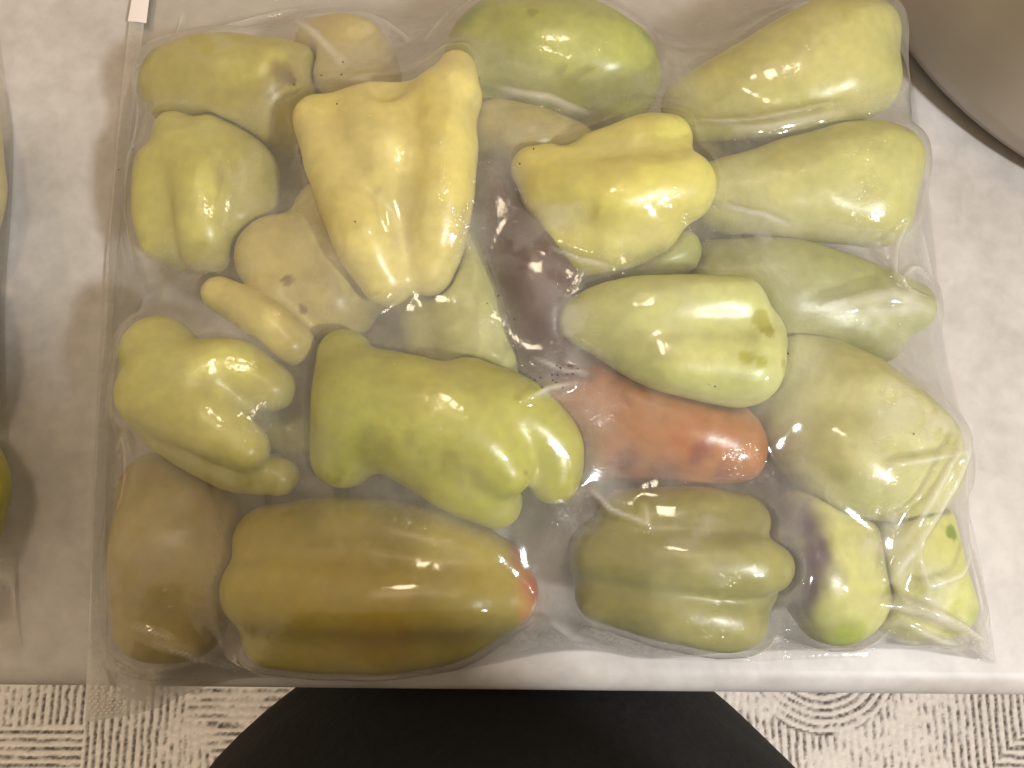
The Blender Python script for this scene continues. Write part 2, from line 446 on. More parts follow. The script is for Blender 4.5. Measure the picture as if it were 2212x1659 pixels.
# each: label, colours (a, b), lobes [(px, py, height m, radius px) ...], options; listed from the top of the heap down
PEP = [
 dict(label='large pale yellow pepper with a hooked shoulder and two long lobes', a=YEL, b=WHT, k=0.0046,
      lobes=[[(690,262,.054,54),(728,380,.056,60),(785,510,.057,66),(838,608,.051,56)],
             [(955,225,.056,74),(958,340,.058,74),(948,470,.056,70),(925,585,.050,55)],
             [(988,152,.056,40),(985,205,.057,52)],
             [(760,262,.052,66),(870,258,.052,78)],
             [(825,290,.052,105),(850,380,.051,106),(862,460,.044,100),(878,540,.040,80)]],
      cuts=[(830,168,.068,50)], spots=[(760,190,.05,14,(0.22,0.13,0.07))]),
 dict(label='bright yellow blocky pepper lying over the dark purple one', a=YEL, b=(0.55,0.54,0.14), k=0.0045,
      lobes=[[(1150,365,.054,48),(1270,345,.056,52),(1390,312,.058,62),(1440,305,.056,58)],
             [(1190,420,.055,66),(1330,425,.060,80),(1465,405,.056,80)],
             [(1215,510,.050,62),(1290,525,.050,74),(1400,480,.050,75)],
             [(1230,430,.042,95),(1390,420,.042,110)]],
      cuts=[(1225,300,.060,22)]),
 dict(label='pale pepper with two olive blemishes resting on the orange one', a=(0.50,0.50,0.20), b=(0.47,0.50,0.24), k=0.006,
      lobes=[[(1235,690,.050,44),(1330,672,.054,64),(1450,662,.056,70),(1590,660,.054,66)],
             [(1290,715,.050,52),(1430,762,.053,80),(1600,790,.051,90)],
             [(1400,720,.044,85),(1590,740,.042,105)]],
      spots=[(1640,690,.06,22,(0.33,0.32,0.05)),(1655,715,.06,18,(0.33,0.32,0.05)),(1605,778,.06,15,(0.33,0.34,0.06)),(1635,788,.06,13,(0.33,0.34,0.06)),(1672,800,.05,11,(0.36,0.33,0.08))]),
 dict(label='lime yellow pepper ending in three blunt lobes, at the middle of the bag', a=LIME, b=(0.40,0.38,0.09), k=0.0048,
      lobes=[[(745,775,.047,64),(765,880,.051,92),(745,980,.047,76)],
             [(800,850,.053,92),(920,870,.055,94),(1030,945,.056,78),(1092,1018,.053,60)],
             [(1010,855,.049,88),(1120,895,.049,78),(1195,962,.046,64),(1196,1028,.043,60)],
             [(880,955,.048,88),(1000,1040,.046,72),(1075,1088,.042,54)],
             [(830,885,.047,125),(950,915,.047,118),(1050,945,.045,95)]],
      spots=[(1137,1022,.06,4,(0.25,0.24,0.05))]),
 dict(label='knobbly yellow green pepper with two finger lobes beside the left seal', a=(0.45,0.42,0.11), b=(0.49,0.46,0.16), k=0.0036,
      lobes=[[(345,760,.044,80),(400,820,.048,88),(500,800,.047,72),(588,838,.047,52)],
             [(340,850,.048,84),(450,912,.052,72),(535,968,.051,48)],
             [(370,905,.040,72),(500,1005,.040,54),(605,1028,.040,42)],
             [(390,840,.042,105),(470,870,.042,88)]]),
 dict(label='cream pepper with a dark stem hole and one curved finger lobe', a=(0.50,0.42,0.16), b=(0.55,0.48,0.22), k=0.004,
      lobes=[[(475,636,.045,40),(560,682,.048,48),(630,742,.046,48)],
             [(600,560,.032,90),(690,540,.034,90)],
             [(620,640,.033,85),(720,650,.032,95)],[(720,480,.028,90),(740,600,.026,110)]],
      cuts=[(625,610,.050,11),(655,668,.047,9)], spots=[(625,610,.045,13,(0.17,0.12,0.03)),(655,668,.045,10,(0.22,0.15,0.07))]),  # shade inside the two dimples is put into the skin colour
 dict(label='two-lobed yellow green pepper standing upright by the left seal', a=(0.45,0.42,0.10), b=(0.49,0.46,0.15), k=0.0036,
      lobes=[[(345,360,.036,50),(340,450,.036,54),(350,520,.034,50)],
             [(378,290,.037,48),(430,390,.042,62),(445,490,.041,58),(448,540,.037,52)],
             [(455,310,.034,58),(530,370,.033,68),(520,470,.031,68)],
             [(420,400,.028,110),(420,500,.026,95)]]),
 dict(label='olive beige pepper in the gap between the green bell and the blocky yellow one', a=(0.42,0.36,0.12), b=(0.38,0.34,0.13), k=0.005,
      lobes=[[(1075,290,.036,72),(1150,305,.040,74),(1230,320,.036,60)]]),
 dict(label='small green pepper end poking out from under the blocky yellow one', a=(0.34,0.40,0.10), b=(0.42,0.44,0.15), k=0.004,
      lobes=[[(1370,570,.032,55),(1420,552,.034,56),(1462,545,.034,52)]]),
 dict(label='orange red pepper with purple stains beneath the blemished pale one', a=ORG, b=(0.40,0.19,0.09), k=0.006,
      lobes=[[(1240,830,.028,88),(1400,900,.033,104),(1550,950,.033,92),(1605,985,.030,50)],
             [(1330,960,.026,80),(1480,990,.028,70)]],
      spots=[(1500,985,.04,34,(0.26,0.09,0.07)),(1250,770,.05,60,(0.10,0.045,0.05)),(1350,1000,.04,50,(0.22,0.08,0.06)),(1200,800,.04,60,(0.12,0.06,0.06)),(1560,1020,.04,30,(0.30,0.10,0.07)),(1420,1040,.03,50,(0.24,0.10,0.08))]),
 dict(label='pale green pepper slanting below the long lobed yellow pepper', a=PALE, b=(0.44,0.47,0.20), k=0.005,
      lobes=[[(975,560,.034,80),(1010,660,.037,96),(1040,770,.036,90)],[(930,620,.028,80),(960,720,.028,90)]]),
 dict(label='dark purple pepper in the gap between the yellow peppers', a=PUR, b=(0.10,0.06,0.055), k=0.006,
      lobes=[[(1075,420,.040,74),(1150,560,.046,100),(1175,680,.044,95),(1180,750,.038,80)]]),
 dict(label='deep green bell pepper at the top of the bag', a=GRN, b=(0.38,0.39,0.11), k=0.007,
      lobes=[[(1060,125,.033,100),(1180,120,.036,112),(1300,140,.034,104),(1335,160,.030,90)],
             [(1080,160,.026,100),(1200,170,.026,110),(1320,190,.026,84)],
             [(1100,100,.028,98),(1230,110,.030,100)]],
      spots=[(1400,110,.03,46,(0.15,0.21,0.04)),(1000,80,.03,60,(0.22,0.26,0.08)),(1150,28,.055,13,(0.24,0.28,0.06))]),
 dict(label='long pale green cone pepper with a broad blunt end, beside the grey pot', a=(0.45,0.44,0.15), b=(0.50,0.47,0.20), k=0.006,
      lobes=[[(1490,225,.028,62),(1650,170,.034,92),(1790,105,.037,104),(1865,75,.034,72)],
             [(1520,245,.028,58),(1660,215,.034,84),(1800,180,.037,92),(1868,180,.034,72)],
             [(1640,200,.026,95),(1800,140,.028,120)]]),
 dict(label='long pale green cone pepper with a yellow tip, touching the right edge', a=(0.43,0.42,0.15), b=(0.47,0.46,0.20), k=0.006,
      lobes=[[(1560,420,.030,75),(1720,390,.033,90),(1850,355,.034,90),(1912,350,.031,76)],
             [(1600,440,.030,60),(1740,440,.032,76),(1860,450,.032,80),(1900,470,.029,64)],
             [(1700,410,.026,100),(1850,400,.027,118)]],
      spots=[(1990,350,.03,40,(0.52,0.46,0.03))]),
 dict(label='grey green pepper with a pointed tip at the right fold of the bag', a=(0.33,0.35,0.16), b=(0.36,0.37,0.18), k=0.006,
      lobes=[[(1550,600,.024,82),(1700,605,.027,90),(1850,640,.027,76),(1960,665,.024,56)],
             [(1690,660,.024,96),(1850,710,.022,78),(1900,735,.018,50)]]),
 dict(label='olive green ribbed bell pepper along the bottom edge', a=OLV, b=(0.31,0.29,0.11), k=0.0024,
      lobes=[[(1350,1125,.037,68),(1490,1118,.040,68),(1600,1125,.038,62)],
             [(1300,1195,.036,66),(1450,1205,.043,72),(1600,1215,.044,70),(1660,1225,.040,54)],
             [(1310,1275,.031,68),(1440,1310,.036,74),(1560,1335,.035,70),(1600,1338,.030,58)],
             [(1320,1200,.026,95),(1480,1230,.024,130),(1570,1240,.024,112)]]),
 dict(label='golden ripening pepper with a red tip along the bottom edge', a=GOLD, b=(0.36,0.31,0.05), k=0.0038,
      lobes=[[(585,1165,.033,78),(760,1150,.036,80),(960,1180,.036,80),(1065,1232,.031,74)],
             [(575,1275,.037,94),(760,1285,.042,90),(980,1290,.040,84),(1085,1280,.033,78)],
             [(600,1365,.030,78),(780,1380,.033,74),(960,1360,.031,74),(1060,1312,.028,66)],
             [(640,1270,.026,130),(820,1275,.026,150),(980,1275,.025,120)]],
      spots=[(1175,1265,.03,70,(0.44,0.15,0.08)),(1125,1195,.04,44,(0.34,0.13,0.05)),(1150,1330,.03,36,(0.50,0.24,0.10)),(700,1240,.07,60,(0.36,0.27,0.03)),(850,1140,.05,90,(0.26,0.21,0.03)),(680,1110,.04,60,(0.27,0.23,0.04)),(820,1380,.05,90,(0.36,0.25,0.02))]),
 dict(label='dull brownish pepper with a small red mark in the lower left corner', a=(0.40,0.33,0.12), b=(0.33,0.26,0.11), k=0.006,
      lobes=[[(345,1060,.028,84),(345,1200,.032,98),(340,1340,.029,84)],
             [(420,1080,.026,92),(425,1220,.028,100),(405,1340,.025,84)]],
      spots=[(283,1025,.03,12,(0.42,0.09,0.06)),(320,975,.03,14,(0.16,0.10,0.05))]),
 dict(label='frosted pale pepper pressed against the right side of the film', a=(0.42,0.42,0.20), b=(0.48,0.47,0.24), k=0.007,
      lobes=[[(1725,790,.028,78),(1840,860,.033,102),(1960,950,.032,98),(2010,995,.027,70)],
             [(1730,900,.027,105),(1830,990,.032,118),(1960,1040,.027,88)]]),
 dict(label='yellow green pepper with a purple flank in the lower right corner', a=(0.44,0.44,0.17), b=(0.50,0.49,0.23), k=0.006,
      lobes=[[(1745,1130,.030,80),(1765,1230,.032,98),(1795,1310,.027,80)],
             [(1810,1160,.027,86),(1830,1280,.026,88)]],
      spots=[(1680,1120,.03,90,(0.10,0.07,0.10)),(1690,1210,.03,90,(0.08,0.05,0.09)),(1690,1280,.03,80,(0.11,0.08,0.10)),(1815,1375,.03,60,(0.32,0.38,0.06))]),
 dict(label='light green pepper squeezed into the right corner fold of the bag', a=(0.47,0.49,0.17), b=(0.54,0.53,0.24), k=0.006,
      lobes=[[(1970,1130,.024,86),(1985,1225,.026,92),(2045,1300,.021,60)],
             [(1930,1240,.024,86),(1945,1300,.021,78),(2015,1320,.018,56)]],
      spots=[(2028,1150,.03,16,(0.16,0.24,0.02)),(2075,1325,.02,34,(0.34,0.40,0.10))]),
 dict(label='mottled green pepper with a torn stem end in the upper left corner', a=(0.38,0.35,0.08), b=(0.44,0.38,0.12), k=0.005,
      lobes=[[(385,180,.030,78),(480,165,.034,88),(580,180,.034,88)],
             [(420,210,.026,94),(540,240,.028,100),(620,270,.026,70)],
             [(600,130,.034,44),(650,125,.036,32)],[(620,230,.030,48),(650,215,.03,34)]],
      cuts=[(634,178,.046,15)], spots=[(630,182,.04,13,(0.10,0.05,0.02)),(616,176,.04,30,(0.26,0.19,0.05)),(330,150,.03,44,(0.17,0.22,0.03)),(650,118,.05,30,(0.55,0.48,0.17))]),
 dict(label='beige washed-out pepper behind the hooked shoulder of the large one', a=(0.46,0.38,0.19), b=(0.43,0.37,0.17), k=0.006,
      lobes=[[(700,105,.024,62),(760,110,.028,72),(790,130,.026,62)],[(740,170,.026,80),(800,180,.024,70)]],
      spots=[(752,188,.05,12,(0.2,0.11,0.06)),(690,60,.03,30,(0.50,0.39,0.17))]),
 dict(label='green pepper half hidden under the knobbly one', a=(0.38,0.38,0.10), b=(0.42,0.41,0.13), k=0.005,
      lobes=[[(560,920,.018,60),(620,930,.024,54),(640,950,.024,46)]]),
]
H = 0.0014

def to_chain(l):
    out = []
    for (px, py, z, r) in l:
        p, t = at(px, py, z)
        out.append([p[0], p[1], p[2], r * t / FPX])
    c = np.array(out)
    return catmull(c) if len(c) > 2 else c

def build_field(chains, k, cuts, P, seed):
    d = None
    for c in chains:
        q = chain_sdf(P, c)
        d = q if d is None else smin(d, q, k)
    d = d + 0.0007 * noise3(P, 85, seed, 2)
    for (p, r) in cuts:
        d = smax(d, -(np.linalg.norm(P - p, axis=-1) - r), 0.004)
    return d

def build_peppers(specs, group):
    done = []
    objs = []
    for i, s in enumerate(specs):
        chains = [to_chain(l) for l in s['lobes']]
        cuts = []
        for (px, py, z, r) in s.get('cuts', []):
            p, t = at(px, py, z); cuts.append((p, r * t / FPX))
        allp = np.vstack(chains)
        lo = (allp[:, :3] - allp[:, 3:]).min(0) - 0.006
        hi = (allp[:, :3] + allp[:, 3:]).max(0) + 0.006
        lo[2] = max(lo[2], -0.004)
        G = grid_for(lo, hi, H)
        D = build_field(chains, s['k'], cuts, G, i)
        D = smax(D, 0.0016 - G[..., 2], 0.003)
        for (lo2, hi2, ch2, k2, cu2, sd2) in done:           # soft walls give way to the pepper lying above
            if np.all(lo < hi2) and np.all(hi > lo2):
                i0 = np.maximum(np.floor((lo2 - lo) / H).astype(int) - 1, 0)
                i1 = np.ceil((hi2 - lo) / H).astype(int) + 2
                sub = tuple(slice(i0[q], i1[q]) for q in range(3))
                o2 = build_field(ch2, k2, cu2, G[sub], sd2)
                D[sub] = smax(D[sub], 0.0006 - o2, 0.003)
        done.append((lo, hi, chains, s['k'], cuts, i))
        V, F = surface_nets(D, lo, H)
        for _ in range(2):                                    # light relaxing of the net
            A = np.zeros_like(V); c = np.zeros(len(V))
            for a, b in ((0, 1), (1, 2), (2, 3), (3, 0)):
                np.add.at(A, F[:, a], V[F[:, b]]); np.add.at(c, F[:, a], 1)
                np.add.at(A, F[:, b], V[F[:, a]]); np.add.at(c, F[:, b], 1)
            V = V + 0.5 * (A / np.maximum(c, 1)[:, None] - V)
        base = V.mean(0); base[2] = V[:, 2].min()
        o = mesh_obj('pepper', V - base, F, M_PEP)
        o.location = base
        a, b = np.array(s['a']), np.array(s['b'])
        f = (0.5 + 0.5 * noise3(V, 60, i + 3, 3))[:, None]
        rgb = a * (1 - f) + b * f
        rgb = rgb * (1 + 0.10 * noise3(V, 150, i + 9, 2)[:, None])
        for (px, py, z, r, colr) in s.get('spots', []):
            p, t = at(px, py, z); rm = r * t / FPX
            dd = np.hypot(V[:, 0] - p[0], V[:, 1] - p[1]) + 0.25 * rm * noise3(V, 260, i, 2)
            edge = 0.85 if r < 25 else 0.25
            w = 1 - sstep(rm * edge, rm * 1.1, dd)
            rgb = rgb * (1 - w[:, None]) + np.array(colr) * w[:, None]
        cattr(o.data, 'skin', np.clip(rgb * np.array([0.86, 0.86, 0.74]), 0, 1))
        tag(o, s['label'], 'pepper', group)
        objs.append((V, F))
    return objs
main_peps = build_peppers(PEP, 'peppers sealed in the clear plastic bag')

# ------------------------------------------------------------------ the bag
def combine(peps):
    Vs, Fs, n = [], [], 0
    for V, F in peps:
        Vs.append(V); Fs.append(F + n); n += len(V)
    return BVHTree.FromPolygons(np.vstack(Vs).tolist(), np.vstack(Fs).tolist())

def poly_resample(pts, n):
    pts = np.asarray(pts, float)
    d = np.r_[0, np.cumsum(np.linalg.norm(np.diff(pts, axis=0), axis=1))]
    t = np.linspace(0, d[-1], n)
    return np.stack([np.interp(t, d, pts[:, k]) for k in range(pts.shape[1])], 1)

def seg_dist(P, pts):
    best = None; along = None
    for i in range(len(pts) - 1):
        a, b = pts[i], pts[i + 1]
        ba = b - a; pa = P - a
        h = np.clip((pa @ ba) / (ba @ ba), 0, 1)
        d = np.linalg.norm(pa - h[..., None] * ba, axis=-1)
        tt = (i + h) / (len(pts) - 1)
        if best is None: best, along = d, tt
        else:
            along = np.where(d < best, tt, along); best = np.minimum(best, d)
    return best, along

def bag(name, left, bottom, right, top, peps, creases, label, frost_glare=(), nu=360, nv=330, z0=0.0010, sag=7e-6):
    """four-sided pouch; borders in photo pixels on the counter (left/right from bottom up, bottom/top left to right)"""
    def wl(l, n):
        return poly_resample(catmull([at(px, py, z0)[0][:2] for px, py in l], 6), n)
    Lf, Rt, Bo, To = wl(left, nv), wl(right, nv), wl(bottom, nu), wl(top, nu)
    u = np.linspace(0, 1, nu)[:, None, None]; v = np.linspace(0, 1, nv)[None, :, None]
    XY = (1 - v) * Bo[:, None] + v * To[:, None] + (1 - u) * Lf[None] + u * Rt[None] \
        - ((1-u)*(1-v)*Bo[0] + u*(1-v)*Bo[-1] + (1-u)*v*To[0] + u*v*To[-1])
    bvh = combine(peps)
    ob = np.full((nu, nv), -1.0)
    down = Vector((0, 0, -1))
    for i in range(nu):
        for j in range(nv):
            hit = bvh.ray_cast(Vector((XY[i, j, 0], XY[i, j, 1], 0.3)), down)
            if hit[0] is not None: ob[i, j] = hit[0].z
    raw = ob.copy()
    lift = np.where(ob > 0, ob + 0.0008, z0)
    for _ in range(2):                                   # keep the film outside steep flanks
        p = np.pad(lift, 1, mode='edge')
        lift = np.max([p[a:a + nu, b:b + nv] for a in range(3) for b in range(3)], axis=0)
    h = lift.copy()
    edge = np.zeros((nu, nv), bool); edge[0] = edge[-1] = True; edge[:, 0] = edge[:, -1] = True
    h = h.astype(np.float32); l32 = lift[1:-1, 1:-1].astype(np.float32); h[edge] = z0
    for it in range(1400):
        q = h[:-2, 1:-1] + h[2:, 1:-1]; q += h[1:-1, :-2]; q += h[1:-1, 2:]
        q *= 0.25; q -= sag
        np.maximum(q, l32, out=q)
        h[1:-1, 1:-1] = q
    h = h.astype(float)
    P3 = np.dstack([XY, np.zeros((nu, nv))])
    bd = np.minimum(np.minimum(np.arange(nu)[:, None], nu - 1 - np.arange(nu)[:, None]), np.minimum(np.arange(nv)[None], nv - 1 - np.arange(nv)[None]))
    inner = np.clip(bd / 12.0, 0, 1)
    free = sstep(0.001, 0.008, h - np.where(raw > 0, raw, 0))
    wr = noise3(P3 * np.array([1, 0.55, 1]), 90, 4, 2)
    h = h + inner * (0.00008 + free * 0.0006) * (1 - np.abs(wr)) ** 2 * 1.4
    cloud = np.zeros((nu, nv))
    for pts, zc, amp, wid in creases:
        w = np.array([at(px, py, zc)[0][:2] for px, py in pts])
        d, t = seg_dist(XY, w)
        prof = np.sin(np.pi * np.clip(t * 0.96 + 0.02, 0, 1)) ** 0.5
        h = h + 1.5 * amp * np.exp(-(d / wid) ** 2) * prof
        cloud = np.maximum(cloud, 0.50 * np.exp(-(d / (0.5 * wid)) ** 2) * prof)  # fold lines whitened for doubled plastic and for painted lamp glints
    for px, py, zc, r, a in frost_glare:
        p, t = at(px, py, zc); rm = r * t / FPX
        d = np.linalg.norm(XY - p[:2], axis=-1)
        cloud = cloud + a * np.clip(1.3 - d / rm, 0, 1) * sstep(-0.25, 0.2, noise3(P3, 190, int(px) % 11, 3)) 
    h = np.maximum(h, z0)
    gap = h - np.where(raw > 0, raw, 0)
    I = np.arange(nu * nv).reshape(nu, nv)
    F = np.stack([I[:-1, :-1], I[1:, :-1], I[1:, 1:], I[:-1, 1:]], -1).reshape(-1, 4)
    c = XY.reshape(-1, 2).mean(0)
    root = empty(name, (c[0], c[1], 0.0004))
    tag(root, label, 'bag')
    o = mesh_obj('top_film', np.dstack([XY, h]).reshape(-1, 3), F, M_FILM, root)
    fattr(o.data, 'gap', gap.ravel()); fattr(o.data, 'cloud', cloud.ravel())
    s = 6
    XY2 = XY[::s, ::s]; n2 = XY2.shape[:2]
    XY2 = np.array(XY2)
    I = np.arange(n2[0] * n2[1]).reshape(n2)
    F = np.stack([I[:-1, :-1], I[:-1, 1:], I[1:, 1:], I[1:, :-1]], -1).reshape(-1, 4)
    o2 = mesh_obj('bottom_film', np.dstack([XY2, np.full(n2, 0.0005)]).reshape(-1, 3), F, M_FILM_UNDER, root)
    fattr(o2.data, 'gap', np.full(n2[0] * n2[1], 0.01))
    return root, XY, h

LEFT = [(183,1562),(196,1200),(207,900),(228,560),(255,260),(283,0),(295,-110)]
BOTTOM = [(183,1562),(330,1533),(400,1500),(520,1466),(700,1468),(900,1462),(1060,1436),(1180,1412),(1290,1408),(1390,1424),(1500,1418),(1650,1408),(1800,1404),(1960,1404),(2060,1418),(2155,1434)]
RIGHT = [(2155,1434),(2112,1250),(2094,1100),(2090,960),(2052,800),(2034,700),(2018,520),(1994,320),(1962,120),(1930,0),(1905,-110)]
TOP = [(295,-110),(800,-115),(1400,-112),(1905,-110)]
CREASES = [
 ([(1925,500),(1905,560),(1900,610),(1930,650),(2015,665)], .03, .0022, .0014),
 ([(1905,630),(1950,592),(1975,588),(2028,625)], .03, .0020, .0012),
 ([(1960,520),(1995,560),(2025,610)], .02, .0022, .0016),
 ([(2040,950),(2000,1060),(1940,1160),(1890,1240)], .03, .0035, .0028),
 ([(2010,950),(1960,1070),(1905,1170)], .03, .0028, .0022),
 ([(1850,1290),(1930,1310),(2010,1345),(2060,1380)], .02, .0034, .0024),
 ([(1860,1320),(1960,1365),(2070,1395)], .01, .0026, .0018),
 ([(2085,1120),(2090,1200),(2110,1290),(2140,1420)], .004, .0030, .0020),
 ([(1840,1270),(1940,1310),(2060,1370),(2150,1430)], .006, .0028, .0016),
 ([(1980,1340),(2070,1385),(2150,1430)], .004, .0022, .0012),
 ([(2040,1180),(2080,1270),(2110,1350),(2150,1428)], .004, .0024, .0014),
 ([(1930,1150),(1960,1260),(2030,1235),(2070,1180)], .03, .0020, .0014),
 ([(1890,1010),(1960,1000),(2060,980)], .04, .0018, .0016),
 ([(640,60),(700,120),(760,190)], .03, .0014, .0030),
 ([(1080,240),(1180,250),(1260,290)], .045, .0018, .0030),
 ([(1560,320),(1650,312),(1780,290)], .035, .0016, .0026),
 ([(1520,505),(1620,500),(1680,512)], .035, .0018, .0020),
 ([(1760,690),(1880,660),(2000,690)], .03, .0030, .0050),
 ([(1130,880),(1180,850),(1240,835)], .05, .0016, .0016),
 ([(1150,790),(1210,815),(1260,822)], .045, .0014, .0014),
 ([(1180,575),(1240,600),(1300,615)], .045, .0018, .0016),
 ([(1270,1060),(1310,1100),(1385,1130),(1380,1090)], .04, .0016, .0016),
 ([(300,1415),(385,1440),(430,1410)], .006, .0022, .0014),
 ([(415,1355),(470,1385),(520,1450)], .012, .0026, .0014),
 ([(360,1330),(400,1345),(440,1365)], .02, .0012, .0012),
 ([(350,230),(330,330),(300,430)], .02, .0016, .0014),
 ([(375,0),(368,100),(345,190),(340,250)], .01, .0016, .0014),
 ([(440,100),(560,40),(640,10)], .01, .0020, .0016),
 ([(830,80),(880,130),(900,160)], .02, .0016, .0016),
 ([(930,170),(970,80),(1010,30)], .02, .0016, .0014),
 ([(1480,330),(1600,310),(1760,285)], .03, .0010, .0012),
 ([(1185,1330),(1230,1375),(1330,1400)], .01, .0026, .0018),
 ([(260,1000),(330,960),(300,1100)], .03, .0010, .0012),
 ([(1800,700),(1900,690),(1990,680)], .03, .0016, .0040),
]
FROST_GLARE = [(1935,870,.05,60,.42),(1995,930,.04,45,.42),(1900,960,.05,60,.22),(1870,1120,.04,70,.22),(1220,800,.05,45,.30),(1240,690,.06,50,.30),  # condensation patches, with milky glare put into the film whiteness too
 (1190,860,.055,40,.30),(1300,1060,.04,60,.25),(1480,1130,.05,70,.22),(1560,1240,.05,50,.20),(1950,600,.03,50,.25),(1990,1300,.03,80,.30),(1210,490,.055,60,.28),
 (1900,690,.03,60,.30),(1130,560,.05,60,.18),(1230,1360,.01,60,.25),(330,1200,.04,110,.15),(760,110,.04,70,.16),(480,110,.04,80,.16),(1640,560,.04,90,.12),(1460,690,.06,80,.12),(255,1525,.0,120,.55),(330,1490,.0,100,.45),(240,1300,.0,60,.15),(1960,1290,.03,120,.28),(1880,1180,.03,80,.22),(1800,1150,.04,80,.15),(1200,640,.05,60,.2)]
bag_root, BAG_XY, BAG_H = bag('plastic_bag', LEFT, BOTTOM, RIGHT, TOP, main_peps, CREASES,
               'clear plastic bag packed full of peppers, sealed down its left side', FROST_GLARE)

def strip(name, a, b, z, mat, parent, n=60, m=6):
    """flat ribbon between two pixel polylines"""
    A = poly_resample([at(px, py, z)[0] for px, py in a], n); B = poly_resample([at(px, py, z)[0] for px, py in b], n)
    V = np.stack([A + (B - A) * t for t in np.linspace(0, 1, m)], 1)
    V[:, 1:-1, 2] += 0.0003
    I = np.arange(n * m).reshape(n, m)
    F = np.stack([I[:-1, :-1], I[:-1, 1:], I[1:, 1:], I[1:, :-1]], -1).reshape(-1, 4)
    o = mesh_obj(name, V.reshape(-1, 3), F, mat, parent)
    fattr(o.data, 'gap', np.full(n * m, 0.01))
    return o
M_SEAL = mat_film('seal_film', 0.6, 0.6, 0.1)
strip('seal_band', [(184,1558),(197,1200),(208,900),(229,560),(256,260),(284,0),(296,-105)], [(236,1548),(226,1200),(232,900),(250,560),(285,260),(318,0),(330,-105)], 0.0032, M_SEAL, bag_root)
M_WHITE = mat_plain('plain_white', (0.62, 0.57, 0.55), 0.5)
strip('white_patch', [(276,46),(284,0),(294,-60)], [(316,50),(322,0),(332,-60)], 0.0037, M_WHITE, bag_root, 12, 3)  # flat white patch laid over the upper end of the seal
strip('bottom_flange', [(1400,1424),(1600,1432),(1872,1421)], [(1400,1405),(1600,1404),(1875,1394)], 0.0006, M_FILM_UNDER, bag_root, 30, 4)
strip('corner_tab', [(1966,30),(1976,62),(1961,102)], [(1930,10),(1940,60),(1945,100)], 0.0008, M_SEAL, bag_root, 12, 3)
# embossed dots at the lower end of the seal
def emboss():
    V, F = [], []
    ball = [(0, 0, 1)] + [(math.cos(k * math.pi / 3), math.sin(k * math.pi / 3), 0) for k in range(6)]
    for i in range(7):
        for j in range(9):
            px = 196 + i * 12 + (j % 2) * 5 + random.uniform(-1.5, 1.5); py = 1488 + j * 7.0 + random.uniform(-1, 1) - i * 1.2
            p = at(px, py, 0.0040)[0]; b0 = len(V)
            for q in ball: V.append(p + np.array([q[0] * 0.0006, q[1] * 0.0005, q[2] * 0.0004]))
            for k in range(6): F.append((b0, b0 + 1 + k, b0 + 1 + (k + 1) % 6))
    o = mesh_obj('embossed_dots', V, F, mat_plain('emboss', (0.50, 0.44, 0.39), 0.4), bag_root)
    o['kind'] = 'stuff'
emboss()

